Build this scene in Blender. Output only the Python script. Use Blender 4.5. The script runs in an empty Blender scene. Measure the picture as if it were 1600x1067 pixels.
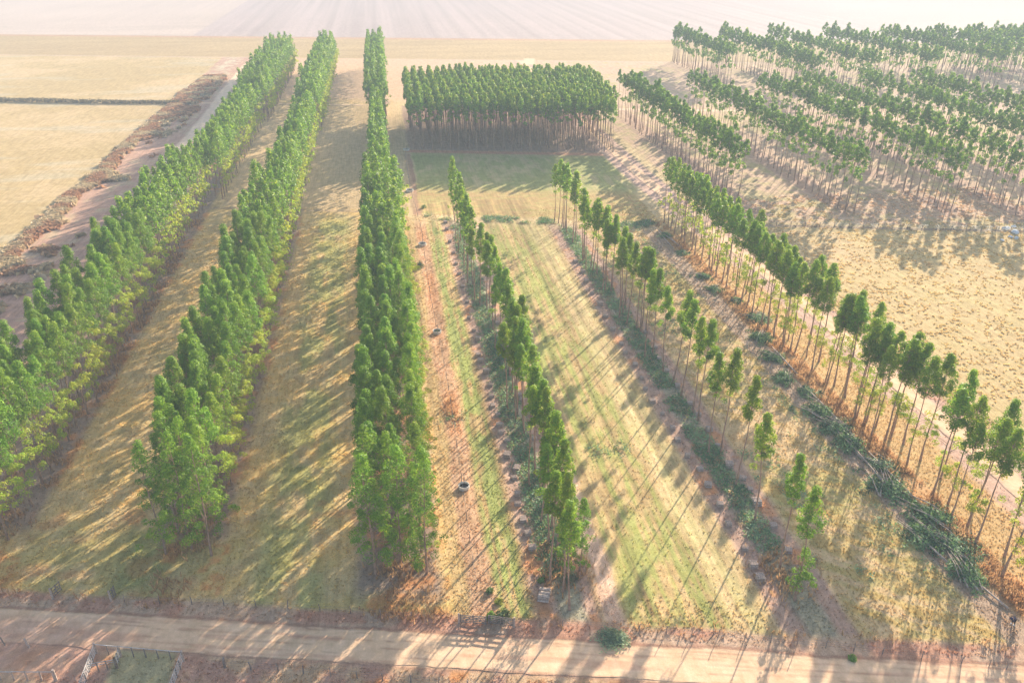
import bpy, math, random
import numpy as np
from mathutils import Vector
R = math.radians
C = bpy.context.scene.collection
SC = bpy.context.scene

# ------------------------------------------------------------ camera
CAMH = 70.0
cam_d = bpy.data.cameras.new('camera'); cam = bpy.data.objects.new('camera', cam_d); C.objects.link(cam)
cam.location = (0, 0, CAMH); cam.rotation_euler = (R(90 - 28.1), 0, 0)
cam_d.sensor_width = 36; cam_d.lens = 27.6; cam_d.clip_start = 0.5; cam_d.clip_end = 12000
SC.camera = cam
# ------------------------------------------------------------ light
SUN_EL, SUN_AZ = 19.0, 31.0            # azimuth clockwise from +Y (away from the camera, to the right)
w = bpy.data.worlds.new('World'); SC.world = w; w.use_nodes = True
nt = w.node_tree; bg = nt.nodes['Background']
sky = nt.nodes.new('ShaderNodeTexSky'); sky.sky_type = 'NISHITA'; sky.sun_disc = False
sky.sun_elevation = R(SUN_EL); sky.sun_rotation = R(SUN_AZ); sky.dust_density = 2.0
nt.links.new(sky.outputs[0], bg.inputs[0]); bg.inputs[1].default_value = 0.115
sd = bpy.data.lights.new('sun', 'SUN'); sd.energy = 5.0; sd.angle = R(0.5); sd.color = (1.0, 0.89, 0.72)
so = bpy.data.objects.new('sun', sd); C.objects.link(so)
dv = Vector((math.sin(R(SUN_AZ)) * math.cos(R(SUN_EL)), math.cos(R(SUN_AZ)) * math.cos(R(SUN_EL)), math.sin(R(SUN_EL))))
so.rotation_euler = dv.to_track_quat('Z', 'Y').to_euler(); so.location = (200, 300, 200)
vs = SC.view_settings
vs.view_transform = 'Standard'; vs.look = 'None'; vs.gamma = 1; vs.use_curve_mapping = False
vs.exposure = 1.45
SC.cycles.max_bounces = 6; SC.cycles.volume_bounces = 1; SC.cycles.diffuse_bounces = 3
SC.cycles.transmission_bounces = 3

# ------------------------------------------------------------ frames: u across the tree belts, v along them
A = R(-9.03); cA, sA = math.cos(A), math.sin(A)
def W(u, v): return u * cA + v * sA, -u * sA + v * cA
F_, TH = 1227.0, R(28.1)
def G(px, py, h=0.0):                                     # a spot of the photograph to field coordinates
    x = (px - 800) / F_; y = (533.5 - py) / F_
    dy = math.cos(TH) + y * math.sin(TH); dz = -math.sin(TH) + y * math.cos(TH)
    t = (CAMH - h) / -dz; X, Y = x * t, dy * t
    return X * cA - Y * sA, X * sA + Y * cA
def PX(X, Y, Z):
    z = Z - CAMH; d = Y * math.cos(TH) - z * math.sin(TH); up = Y * math.sin(TH) + z * math.cos(TH)
    if d < 1: return -9999, -9999, 1
    return 800 + F_ * X / d, 533.5 - F_ * up / d, d

rng = np.random.default_rng(7); random.seed(11)
LAT = rng.random((512, 512))
def vn(x, y):
    xi = np.floor(x).astype(int); yi = np.floor(y).astype(int); fx = x - xi; fy = y - yi
    fx = fx * fx * (3 - 2 * fx); fy = fy * fy * (3 - 2 * fy)
    a = LAT[xi % 512, yi % 512]; b = LAT[(xi + 1) % 512, yi % 512]; c = LAT[xi % 512, (yi + 1) % 512]; d = LAT[(xi + 1) % 512, (yi + 1) % 512]
    return (a * (1 - fx) + b * fx) * (1 - fy) + (c * (1 - fx) + d * fx) * fy
def fbm(x, y, s, o=4, seed=0.0):
    x = x / s + seed * 17.3 + 211; y = y / s + seed * 9.1 + 133; t = 0; a = 0.5; n = 0
    for _ in range(o): t = t + a * vn(x, y); n += a; a *= 0.55; x = x * 2.03 + 5.1; y = y * 2.03 + 1.7
    return t / n
def ss(a, b, x): t = np.clip((x - a) / (b - a), 0, 1); return t * t * (3 - 2 * t)
def band(x, a, b, s=0.5): return ss(a - s, a + s, x) * (1 - ss(b - s, b + s, x))

# ------------------------------------------------------------ materials
def new_mat(name):
    m = bpy.data.materials.new(name); m.use_nodes = True
    return m, m.node_tree, m.node_tree.nodes['Principled BSDF']
def simple(name, col, rough=0.85, var=0.25, scale=3.0):
    m, t, p = new_mat(name); p.inputs['Roughness'].default_value = rough
    p.inputs['Specular IOR Level'].default_value = 0.2
    tc = t.nodes.new('ShaderNodeTexCoord'); n = t.nodes.new('ShaderNodeTexNoise'); n.inputs['Scale'].default_value = scale; n.inputs['Detail'].default_value = 4
    r = t.nodes.new('ShaderNodeValToRGB'); r.color_ramp.elements[0].position = .3; r.color_ramp.elements[1].position = .7
    r.color_ramp.elements[0].color = tuple(c * (1 - var) for c in col) + (1,); r.color_ramp.elements[1].color = tuple(min(1, c * (1 + var)) for c in col) + (1,)
    t.links.new(tc.outputs['Object'], n.inputs['Vector']); t.links.new(n.outputs['Fac'], r.inputs['Fac']); t.links.new(r.outputs[0], p.inputs['Base Color'])
    return m
def tinted(name, trans=0.45, rough=0.6, per_object=0.0, spec=0.25):
    """colour comes from the mesh's own 'tint' attribute; thin leaves let light through"""
    m, t, p = new_mat(name); p.inputs['Roughness'].default_value = rough; p.inputs['Specular IOR Level'].default_value = spec
    a = t.nodes.new('ShaderNodeAttribute'); a.attribute_name = 'tint'
    src = a.outputs['Color']
    if per_object:
        oi = t.nodes.new('ShaderNodeObjectInfo'); hs = t.nodes.new('ShaderNodeHueSaturation')
        mr = t.nodes.new('ShaderNodeMapRange'); mr.inputs['To Min'].default_value = 1 - per_object; mr.inputs['To Max'].default_value = 1 + per_object
        mr2 = t.nodes.new('ShaderNodeMapRange'); mr2.inputs['To Min'].default_value = .485; mr2.inputs['To Max'].default_value = .512
        t.links.new(oi.outputs['Random'], mr.inputs['Value']); t.links.new(mr.outputs[0], hs.inputs['Value'])
        mu = t.nodes.new('ShaderNodeMath'); mu.operation = 'FRACT'; ml = t.nodes.new('ShaderNodeMath'); ml.operation = 'MULTIPLY'; ml.inputs[1].default_value = 7.31
        t.links.new(oi.outputs['Random'], ml.inputs[0]); t.links.new(ml.outputs[0], mu.inputs[0]); t.links.new(mu.outputs[0], mr2.inputs['Value']); t.links.new(mr2.outputs[0], hs.inputs['Hue'])
        t.links.new(src, hs.inputs['Color']); src = hs.outputs['Color']
    t.links.new(src, p.inputs['Base Color'])
    if trans > 0:
        tr = t.nodes.new('ShaderNodeBsdfTranslucent'); mx = t.nodes.new('ShaderNodeMixShader'); mx.inputs[0].default_value = trans
        mc = t.nodes.new('ShaderNodeMix'); mc.data_type = 'RGBA'; mc.blend_type = 'MULTIPLY'; mc.inputs['Factor'].default_value = 1
        mc.inputs['B'].default_value = (1.35, 1.3, .6, 1) if per_object or 'leaves' in name else (1.08, 1.04, .9, 1)
        t.links.new(src, mc.inputs['A']); t.links.new(mc.outputs['Result'], tr.inputs['Color'])
        out = t.nodes['Material Output']
        t.links.new(p.outputs[0], mx.inputs[1]); t.links.new(tr.outputs[0], mx.inputs[2]); t.links.new(mx.outputs[0], out.inputs['Surface'])
    return m
M = {}
M['leaf'] = tinted('eucalyptus_leaves', .40, .55, .16)
M['leaf_far'] = tinted('eucalyptus_leaves_far', .40, .55)
M['cut'] = tinted('cut_leaves', .3, .6)
M['grass'] = tinted('grass_blades', .35, .8, 0, .1)
M['bark'] = simple('bark', (.33, .215, .155), .9, .35, 1.4)
M['barkpale'] = simple('felled_bark', (.42, .32, .26), .85, .3, 2.5)
M['wood'] = simple('weathered_wood', (.23, .19, .165), .85, .35, 4)
M['woodpale'] = simple('bleached_wood', (.46, .42, .39), .85, .25, 4)
M['logend'] = simple('cut_log_ends', (.58, .43, .31), .85, .25, 6)
M['logside'] = simple('log_bark', (.44, .33, .27), .9, .35, 6)
M['concrete'] = simple('trough_concrete', (.62, .58, .52), .8, .12, 3)
M['water'] = simple('dark_water', (.02, .02, .018), .15, .2, 2)
M['wire'] = simple('wire', (.22, .20, .19), .5, .1, 3)
M['rock'] = simple('pale_rock', (.62, .62, .62), .9, .2, 2)

def ground_material():
    m, t, p = new_mat('field_ground'); p.inputs['Roughness'].default_value = .95; p.inputs['Specular IOR Level'].default_value = .08
    a = t.nodes.new('ShaderNodeAttribute'); a.attribute_name = 'tint'
    tc = t.nodes.new('ShaderNodeTexCoord')
    def noise(scale, detail, rough=.6):
        n = t.nodes.new('ShaderNodeTexNoise'); n.inputs['Scale'].default_value = scale; n.inputs['Detail'].default_value = detail; n.inputs['Roughness'].default_value = rough
        t.links.new(tc.outputs['Object'], n.inputs['Vector']); return n.outputs['Fac']
    n1 = noise(3.4, 5, .75); n2 = noise(.55, 5, .65); n3 = noise(11.0, 2, .6)
    mp = t.nodes.new('ShaderNodeMapping'); mp.inputs['Rotation'].default_value = (0, 0, A); t.links.new(tc.outputs['Object'], mp.inputs['Vector'])
    vm = t.nodes.new('ShaderNodeVectorMath'); vm.operation = 'MULTIPLY'; vm.inputs[1].default_value = (1, .055, 1); t.links.new(mp.outputs[0], vm.inputs[0])
    ns = t.nodes.new('ShaderNodeTexNoise'); ns.inputs['Scale'].default_value = 1.9; ns.inputs['Detail'].default_value = 3; t.links.new(vm.outputs[0], ns.inputs['Vector']); n4 = ns.outputs['Fac']
    def mr(src, lo, hi, f0=.3, f1=.7):
        r = t.nodes.new('ShaderNodeMapRange'); r.inputs['From Min'].default_value = f0; r.inputs['From Max'].default_value = f1
        r.inputs['To Min'].default_value = lo; r.inputs['To Max'].default_value = hi; t.links.new(src, r.inputs['Value']); return r.outputs[0]
    def math_(op, x, y):
        r = t.nodes.new('ShaderNodeMath'); r.operation = op
        for i, q in enumerate((x, y)):
            if isinstance(q, (int, float)): r.inputs[i].default_value = q
            else: t.links.new(q, r.inputs[i])
        return r.outputs[0]
    al = a.outputs['Alpha']                                   # how tufty the ground is here
    v1 = math_('MULTIPLY', mr(n1, -.26, .20), al); v2 = math_('MULTIPLY', mr(n2, -.16, .16), 1.0); v3 = math_('MULTIPLY', mr(n3, -.30, .26), al)
    val = math_('ADD', math_('ADD', 1.0, v1), math_('ADD', math_('ADD', v2, v3), math_('MULTIPLY', mr(n4, -.12, .11, .36, .64), al)))
    hs = t.nodes.new('ShaderNodeHueSaturation'); t.links.new(a.outputs['Color'], hs.inputs['Color']); t.links.new(val, hs.inputs['Value'])
    t.links.new(math_('ADD', mr(n2, 1.05, .95), 0.0), hs.inputs['Saturation'])
    t.links.new(hs.outputs[0], p.inputs['Base Color'])
    b = t.nodes.new('ShaderNodeBump'); b.inputs['Distance'].default_value = .20
    h = math_('ADD', math_('ADD', math_('MULTIPLY', n1, .55), math_('MULTIPLY', n3, .22)), math_('MULTIPLY', n4, .35))
    t.links.new(h, b.inputs['Height']); t.links.new(math_('ADD', math_('MULTIPLY', al, .75), .06), b.inputs['Strength']); t.links.new(b.outputs[0], p.inputs['Normal'])
    return m
M['ground'] = ground_material()

# ------------------------------------------------------------ mesh helpers
def link(name, me, mat=None, parent=None):
    o = bpy.data.objects.new(name, me); C.objects.link(o)
    if mat is not None and not len(me.materials): me.materials.append(mat)
    if parent: o.parent = parent
    return o
def tag(o, label=None, cat=None, group=None, kind=None):
    if label: o['label'] = label
    if cat: o['category'] = cat
    if group: o['group'] = group
    if kind: o['kind'] = kind
    return o
def empty(name, loc, rz=0.0):
    o = bpy.data.objects.new(name, None); C.objects.link(o); o.location = loc; o.rotation_euler = (0, 0, rz); o.empty_display_size = .5
    return o
def npmesh(name, verts, faces, tint=None, smooth=False, mats=None, midx=None):
    """verts (n,3); faces (m,k) with one k"""
    me = bpy.data.meshes.new(name); n = len(verts); m, k = faces.shape
    me.vertices.add(n); me.vertices.foreach_set('co', np.asarray(verts, np.float32).ravel())
    me.loops.add(m * k); me.loops.foreach_set('vertex_index', faces.astype(np.int32).ravel())
    me.polygons.add(m); me.polygons.foreach_set('loop_start', np.arange(0, m * k, k, dtype=np.int32)); me.polygons.foreach_set('loop_total', np.full(m, k, np.int32))
    if smooth: me.polygons.foreach_set('use_smooth', np.ones(m, bool))
    if tint is not None:
        at = me.attributes.new('tint', 'FLOAT_COLOR', 'POINT')
        t4 = np.ones((n, 4), np.float32); t4[:, :tint.shape[1]] = tint; at.data.foreach_set('color', t4.ravel())
    if mats:
        for q in mats: me.materials.append(q)
    if midx is not None: me.polygons.foreach_set('material_index', np.asarray(midx, np.int32))
    me.update(calc_edges=True); me.validate()
    return me
class MB:
    """collects boxes, bars and tubes for one mesh"""
    def __init__(s): s.v = []; s.f = []; s.m = []
    def box(s, c, size, rz=0.0, mi=0):
        x, y, z = (q / 2 for q in size); b = len(s.v); cr, sr = math.cos(rz), math.sin(rz)
        for dx, dy, dz in ((-x, -y, -z), (x, -y, -z), (x, y, -z), (-x, y, -z), (-x, -y, z), (x, -y, z), (x, y, z), (-x, y, z)):
            s.v.append((c[0] + dx * cr - dy * sr, c[1] + dx * sr + dy * cr, c[2] + dz))
        for q in ((0, 3, 2, 1), (4, 5, 6, 7), (0, 1, 5, 4), (1, 2, 6, 5), (2, 3, 7, 6), (3, 0, 4, 7)): s.f.append(tuple(b + i for i in q)); s.m.append(mi)
    def tube(s, pts, rad, n=7, mi=0, cap=None):
        b = len(s.v); k = len(pts); pts = [Vector(p) for p in pts]
        if isinstance(rad, (int, float)): rad = [rad] * k
        for i, p in enumerate(pts):
            d = (pts[min(i + 1, k - 1)] - pts[max(i - 1, 0)]).normalized(); a = d.orthogonal().normalized(); c = d.cross(a)
            for j in range(n):
                t = 2 * math.pi * j / n; q = p + (a * math.cos(t) + c * math.sin(t)) * rad[i]; s.v.append(tuple(q))
        for i in range(k - 1):
            for j in range(n):
                j2 = (j + 1) % n; s.f.append((b + i * n + j, b + i * n + j2, b + (i + 1) * n + j2, b + (i + 1) * n + j)); s.m.append(mi)
        s.f.append(tuple(b + j for j in reversed(range(n)))); s.f.append(tuple(b + (k - 1) * n + j for j in range(n))); s.m += [cap if cap is not None else mi] * 2
    def build(s, name, mats, parent=None, smooth=False):
        me = bpy.data.meshes.new(name); me.from_pydata(s.v, [], s.f)
        for q in (mats if isinstance(mats, (list, tuple)) else [mats]): me.materials.append(q)
        me.polygons.foreach_set('material_index', s.m)
        if smooth: me.polygons.foreach_set('use_smooth', [True] * len(s.f))
        me.update(); return link(name, me, None, parent)

# ------------------------------------------------------------ colour of the land, by place
def rgb(*c): return np.array(c, float)
STRAW = rgb(.58, .42, .215); GOLD = rgb(.65, .42, .155); PALE = rgb(.50, .365, .185); GREEN = rgb(.235, .27, .075); OLIVE = rgb(.34, .30, .10)
SOIL = rgb(.43, .225, .145); PINK = rgb(.58, .37, .27); ROAD = rgb(.70, .48, .30); ORANGE = rgb(.56, .24, .085); LITTER = rgb(.34, .235, .17); TAN = rgb(.53, .375, .175)
SLASH = rgb(.33, .31, .21); MAUVE = rgb(.43, .32, .275)
def land(u, v):
    u = np.asarray(u, float); v = np.asarray(v, float); wv = v + .23 * u
    wob = (fbm(u, v, 9, 3, 1) - .5) * 2.2 + (fbm(u, v, 1.6, 3, 2) - .5) * 1.2
    wob2 = (fbm(u, v, 30, 3, 3) - .5) * 6
    U = u + wob * .5
    n1 = fbm(u, v, 14, 5, 4); n2 = fbm(u, v, 3.0, 4, 5); n3 = fbm(u, v * .35, 2.0, 4, 6); n4 = fbm(u, v, 45, 4, 7)
    strp = fbm(u * 1.0, v * .06, .55, 3, 8)                      # mowing swaths along the belts
    crs = fbm(wv, u * .06, .6, 3, 9)                             # swaths across
    col = np.empty(u.shape + (3,)); rough = np.full(u.shape, .8)
    col[...] = STRAW
    def put(mask, c, r=None):
        nonlocal col, rough
        mk = np.clip(mask, 0, 1); col = col * (1 - mk[..., None]) + np.asarray(c) * mk[..., None]
        if r is not None: rough = rough * (1 - mk) + r * mk
    # fields between the belts
    put((u < 4) * (.35 + .6 * ss(.40, .60, n2)), GOLD)
    put(band(U, -36.5, -31, 1.2) * ss(.40, .62, n1 * .5 + n2 * .5), OLIVE)
    put(band(U, -20, -11, 2.0) * ss(.36, .58, n1 * .45 + n3 * .55) * (1 - ss(200, 212, v)) * .6, GREEN * 1.3)
    put(band(U, -45, -33, 1.5) * ss(.56, .72, n1) * .35, OLIVE)
    put(band(wv, 65, 78, 3) * (u < 5) * ss(.47, .64, n1 * .6 + n2 * .4) * .5, OLIVE)
    put(ss(.57, .72, fbm(u, v, 5, 3, 12)) * (wv < 85) * (wv > 64) * .45, ORANGE * .9)
    near = (1 - ss(196, 208, v + .27 * u)) * ss(64, 66.5, wv)
    mid = near * band(U, 3.5, 86, .6)
    put(mid * band(U, 3.5, 39.5, .6), PALE * rgb(.95, .88, .78))
    put(mid * band(U, 5.6, 8.6, .5) * (.5 + .3 * n2), SOIL * rgb(1.35, 1.45, 1.45))
    put(mid * band(U, 6, 8.2, .4) * ss(.52, .66, n1) * .45, ORANGE)
    put(mid * band(U, 8.9, 12.2, .5) * ss(.40, .60, strp * .7 + n2 * .4 + .0) * .85, GREEN * 1.25)
    put(mid * band(U, 12.9, 20.2, .6), PINK * .82, .7)
    put(mid * band(U, 12.9, 20.2, .6) * ss(.55, .7, n2) * .7, ORANGE * 1.05)
    put(mid * band(U, 15.2, 18.6, .6) * .85, SLASH, .9)
    put(mid * band(U, 20.6, 23, .5), PINK * rgb(1.1, 1.12, 1.05))
    put(mid * band(U, 23.5, 38.5, 1.0) * ss(.40, .60, strp * .5 + n1 * .3 + fbm(u, v * .3, .8, 3, 96) * .25) * .8, GREEN * rgb(1.35, 1.25, 1.2))
    put(mid * band(U, 34, 39, 1) * .6, STRAW)
    put(mid * band(U, 39.8, 48.2, .6), PINK * .74, .7)
    put(mid * band(U, 39.8, 48.2, .6) * ss(.58, .7, n2) * .6, ORANGE)
    put(mid * band(U, 42.6, 45.9, .7) * .85, SLASH, .9)
    put(mid * band(U, 48.6, 64, .6), STRAW * rgb(1.0, .95, .95))
    nf = fbm(u * .6 + v * .8, (v * .6 - u * .8) * .35, 1.1, 4, 95); put(mid * band(U, 48.6, 64, .8) * ss(.42, .60, n1 * .4 + nf * .6) * .75, OLIVE * rgb(1.1, 1.1, 1.0))
    put(mid * band(U, 48.6, 64, .8) * ss(.52, .62, nf) * .3, ORANGE)
    put(mid * band(U, 63.2, 67.4, .6) * .9, LITTER * 1.2, .9)
    put(mid * band(U, 67.2, 71.6, .5) * .85, ORANGE * rgb(.95, 1.2, 1.5))
    put(mid * band(U, 71.8, 80, .6), PALE * rgb(1.05, .92, .80))
    # under the dense belts
    for a, b in ((-58.5, -49.8), (-32.8, -24.2), (-7.5, 2.5)):
        put(band(U, a, b, .9) * (v < 460) * ss(66, 70, wv + (0 if a > -9 else -8)) , LITTER * (1 + .25 * (n2[..., None] - .5)), .7)
        put(band(U, a + 1, b + .7, .6) * ss(.55, .68, n2) * (v < 300) * .7, ORANGE)
    # beyond the cross cut
    put(band(v + .27 * u, 208, 236, 1.5) * band(U, 6, 70, .6), PALE * rgb(.92, .82, .66))
    put(band(v + .27 * u, 208, 236, 1.5) * band(U, 6, 70, .6) * ss(.45, .62, crs) * .6, OLIVE * 1.2)
    put(band(wv, 232 , 273, 6) * band(U, 8, 72, .8) * .9, GREEN * rgb(1.25, 1.12, 1.2))
    put(band(wv, 232, 273, 6) * band(U, 8, 72, .8) * ss(.48, .66, n1 * .5 + n3 * .5) * .6, STRAW)
    put(band(wv, 273, 277, .8) * band(U, 5, 78, .6) * .9, SOIL * rgb(1.25, 1.1, 1.0))
    put(band(U, 5.4, 7.6, .4) * band(v, 205, 270, 2) * .9, SOIL * .85)
    put(band(wv, 277, 352, 1.5) * band(U, 7, 78, .8), LITTER * rgb(1.2, 1.1, 1.05))
    pinkfar = band(u, -60, 120, 3) * ss(352, 372, wv) * (1 - ss(480, 486, wv))
    put(pinkfar, PINK * rgb(.98, 1.0, .85), .5)
    put(band(u, -48, 6, 2) * band(wv, 210, 355, 3), STRAW * rgb(.97, .93, .95))
    # right-hand side
    rt = ss(84, 87, u)
    put(rt, TAN, 1.0)
    put(rt * ss(.40, .66, n1 * .4 + n2 * .6) * .3, OLIVE * rgb(1.25, 1.15, 1.3))
    put(rt * ss(206, 209, wv) * .75, PINK * rgb(.95, .95, .9) * (.9 + .25 * (n1[..., None])))
    put(rt * ss(206, 209, wv) * ss(.48, .64, n2 * .5 + n1 * .5) * .55, OLIVE * 1.1)
    for a in (94, 121.5, 149, 167, 190, 213, 261):
        put(band(U, a - 1.2, a + 6.5, .8) * band(wv, 214, 385, 3) * .7, LITTER * rgb(1.25, 1.1, 1.1), .7)
    put(rt * band(wv, 203.8, 205.6, .5) * .8, LITTER * .75)
    put(rt * band(wv, 180, 203, 3) * band(U, 84, 112, 2) * ss(.4, .6, n2) * .2, PINK)
    put(band(U, 201, 205, .8) * ss(215, 225, wv) * (1 - ss(470, 480, wv)), ROAD * .95, .3)
    # side track between block, row and pasture
    tc = 84 - 6.5 * ss(110, 250, v) + 1.2 * ss(300, 420, v)
    d = u - tc
    put(band(d + wob * .3, -5.0, 4.2, .8) * ss(66, 70, wv) * (v < 470), PINK * .92, .6)
    put(band(d + wob * .35, -1.8, 1.8, .6) * ss(66, 70, wv) * (v < 470), ROAD * rgb(1.02, .95, .92), .25)
    put(band(d, 2.4, 4.0, .6) * ss(.45, .6, n2) * (v < 210) * ss(66, 70, wv) * .8, SOIL)
    # left: pasture, red grass, rough soil, farm track
    lf = 1 - ss(-92.5, -91, u + wob * .5)
    put(band(u + wob * .5, -92, -58.5, .8), PINK * rgb(.84, .78, .74), .85)
    put(band(u, -92, -58.5, .8) * ss(.5, .66, n2 * .6 + n1 * .4) * .75, rgb(.50, .37, .22))
    put(lf, PALE * rgb(.95, .92, .85), .9)
    put(lf * ss(.48, .68, n4 * .5 + n1 * .5) * .55, STRAW * rgb(1.05, 1.02, 1.1))
    put(lf * ss(.55, .72, fbm(u * .25, v, 9, 4, 13)) * .45, rgb(.50, .43, .30))
    put(band(u + wob, -91.8, -88.6, .8) * (v < 420) * .6, rgb(.44, .26, .17), .9)
    put(band(u + wob * 1.5, -88.5, -80, 2) * ss(330, 360, v) * ss(.42, .6, n2) * .8, rgb(.55, .47, .33))
    lc = -71.5 - 1.8 * ss(330, 420, v)
    put(band(u - lc + wob * .4, -2.3, 2.3, .9) * ss(205, 245, v) * (v < 480), ROAD * rgb(1.1, 1.15, 1.25), .3)
    put(band(wv, 384 - 33.5, 386.5 - 33.5, .8) * band(u, -92, -8, 2), ROAD * 1.0, .3)
    put(band(wv, 349.5, 353, .8) * band(u, 84, 150, 2) * .9, ROAD * 1.0, .3)
    put(band(wv, 208, 209.6, .5) * band(u, -50, 4, 1) * .6, LITTER)
    # far pasture and ploughed land
    put(ss(484, 487, wv), PALE * rgb(.85, .80, .78) * (.85 + .3 * fbm(u * .2, v, 8, 4, 88)[..., None]), .5)
    put(band(wv, 482.5, 485.5, .8) * .7, LITTER * 1.5)
    put(band(u - 84 - (wv - 485) * .2, -3, 3, 1) * band(wv, 470, 492, 2), ROAD * 1.05)
    put(band(wv, 572, 579, 2) * .7, SOIL * rgb(1.1, 1.15, 1.2))
    furrow = fbm(u * 1.0, v * .012, 5, 3, 15)
    pl = ss(579, 582, wv); put(pl, MAUVE * rgb(.95, .98, 1.05) * (.82 + .36 * furrow[..., None]), .3)
    put(pl * (1 - ss(-130, -127, u)), rgb(.50, .385, .32) * (.85 + .3 * fbm(u * .1, v, 16, 3, 16)[..., None]))
    # the road and its verges
    wr = wv + wob * .35 + (fbm(u, v, 25, 2, 20) - .5) * .9
    put(1 - ss(65.0, 66.2, wr), rgb(.50, .33, .22), .8)
    put((1 - ss(65.0, 66.2, wr)) * ss(.42, .60, n2), SOIL * 1.1)
    low = 1 - ss(57.6, 58.6, wr)
    put(low, PINK * rgb(.80, .70, .66), .8); put(low * ss(.42, .58, n2 * .6 + n1 * .4) * .85, rgb(.50, .34, .20)); put(low * ss(.55, .66, fbm(u, v, 4, 4, 21)) * .8, ORANGE * .9)
    put(band(wr, 58.3, 62.9, .35), ROAD * rgb(1, .96, .95) * (.92 + .2 * n1[..., None]), .22)
    put(band(wr, 58.3, 62.9, .3) * ss(.55, .66, fbm(wv * 3.2, u * .12, 1.3, 4, 22)) * .5, SOIL * 1.25)
    for k, (c0, sd_) in enumerate(((59.35, 31), (60.35, 32), (61.4, 33), (62.2, 34))):
        cc = c0 + (fbm(u, u * 0, 7, 3, sd_) - .5) * .9
        put(band(wv, cc - .05, cc + .05, .09) * ss(.42, .5, fbm(u, u * 0 + k, 5, 2, 40 + k)) * .8, SOIL * .9)
    put(band(wr, 62.85, 63.3, .12) * .85, SOIL * .8)  # upper road edge: red soil line with a low bank's shading painted in
    put(band(wr, 58.0, 58.35, .12) * .6, SOIL * .85)
    leftend = (1 - ss(-40, -28, u)) * band(wv, 54, 62, 1.5)       # the road widens into bare red yard on the left
    put(leftend * .6, PINK * rgb(.95, .80, .74), .4)
    pen = band(u, -33.2, -26.6, .4) * band(wv, 52.5, 58.2, .4)
    put(pen * .85, rgb(.36, .33, .17), .7)
    sw = (fbm(u, v * .02, 1.0, 3, 90) - .5)[..., None]; lanes = band(u, -47, 40, 2) * (wv > 67) * (v < 215)
    col = col * (1 + sw * (lanes * (.35 + .75 * band(u, 3, 40, 1)))[..., None])
    col = col * (1 + .16 * (n2[..., None] - .5) + .12 * (n4[..., None] - .5))
    return np.clip(col, .01, .85), np.clip(rough, 0, 1)
def relief(u, v):
    return (fbm(u, v, 60, 3, 50) - .5) * .5 * 0 + (fbm(u, v, 1.1, 2, 51) - .5) * .10

def sheet(name, us, vs_, z=0.0, rel=True, keep=None):
    Ug, Vg = np.meshgrid(us, vs_); col, rough = land(Ug, Vg)
    Z = (relief(Ug, Vg) * rough if rel else 0 * Ug) + z
    X = Ug * cA + Vg * sA; Y = -Ug * sA + Vg * cA
    n, m = Ug.shape; idx = np.arange(n * m).reshape(n, m)
    f = np.stack([idx[:-1, :-1], idx[:-1, 1:], idx[1:, 1:], idx[1:, :-1]], -1).reshape(-1, 4)
    tint = np.concatenate([col, rough[..., None]], -1).reshape(-1, 4)
    return link(name, npmesh(name, np.stack([X, Y, Z], -1).reshape(-1, 3), f, tint, True), M['ground'])
def steps(lo, hi, st): return np.arange(lo, hi, st)
us = np.concatenate([[-3600, -2600, -1800, -1200, -850, -650], steps(-520, -260, 5), steps(-260, -130, 1.6), steps(-130, -59, .55), steps(-59, 89, .3), steps(89, 175, .5), steps(175, 380, 1.4), [400, 440, 500, 600, 800, 1200, 1800, 2600, 3600]])
vl = [44.0]
while vl[-1] < 700: vl.append(vl[-1] + .27 * max(1, vl[-1] / 75) ** 1.15)
vl = np.array([-600, -200, -50, 10, 30, 38] + vl + [730, 780, 850, 950, 1100, 1300, 1600, 2100, 2900, 4200, 6000])if False else np.concatenate([[-600, -200, -50, 10, 30, 38], vl, [730, 780, 850, 950, 1100, 1300, 1600, 2100, 2900, 4200, 6000]])
tag(sheet('ground', us, vl), kind='structure')

def strip(name, path, half, z, st_along, st_across=.3, edge=.6):
    """a road or track as its own thin sheet following a path (u, v), edges uneven"""
    p = np.array(path, float); seg = np.r_[0, np.cumsum(np.hypot(*np.diff(p, axis=0).T))]; L = seg[-1]
    s = np.arange(0, L, st_along); uu = np.interp(s, seg, p[:, 0]); vv = np.interp(s, seg, p[:, 1])
    du = np.gradient(uu); dv_ = np.gradient(vv); nn = np.hypot(du, dv_); nu, nv = dv_ / nn, -du / nn
    k = max(4, int(2 * half / st_across)); t = np.linspace(-1, 1, k)
    hw = half + (fbm(s, s * 0, 3, 3, len(name)) - .5) * edge
    Ug = uu[:, None] + nu[:, None] * t * hw[:, None]; Vg = vv[:, None] + nv[:, None] * t * hw[:, None]
    col, rough = land(Ug, Vg); Z = relief(Ug, Vg) * rough * (1 - t ** 8) + z
    X = Ug * cA + Vg * sA; Y = -Ug * sA + Vg * cA; n, m = Ug.shape; idx = np.arange(n * m).reshape(n, m)
    f = np.stack([idx[:-1, :-1], idx[:-1, 1:], idx[1:, 1:], idx[1:, :-1]], -1).reshape(-1, 4)
    me = npmesh(name, np.stack([X, Y, Z], -1).reshape(-1, 3), f, np.concatenate([col, rough[..., None]], -1).reshape(-1, 4), True)
    return tag(link(name, me, M['ground']), kind='structure')
def vw(u, wv): return (u, wv - .23 * u)
strip('dirt_road', [vw(-130, 60.6), vw(0, 60.6), vw(150, 60.6)], 2.35, .035, .3, .22)
strip('side_track', [(84, v) if v < 110 else (84 - 6.5 * float(ss(110, 250, np.float64(v))) + 1.2 * float(ss(300, 420, np.float64(v))), v) for v in range(60, 470, 10)], 1.9, .06, .5)
strip('farm_track', [(-71.5 - 1.8 * float(ss(330, 420, np.float64(v))), v) for v in range(215, 480, 10)], 2.3, .06, .8)
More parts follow.
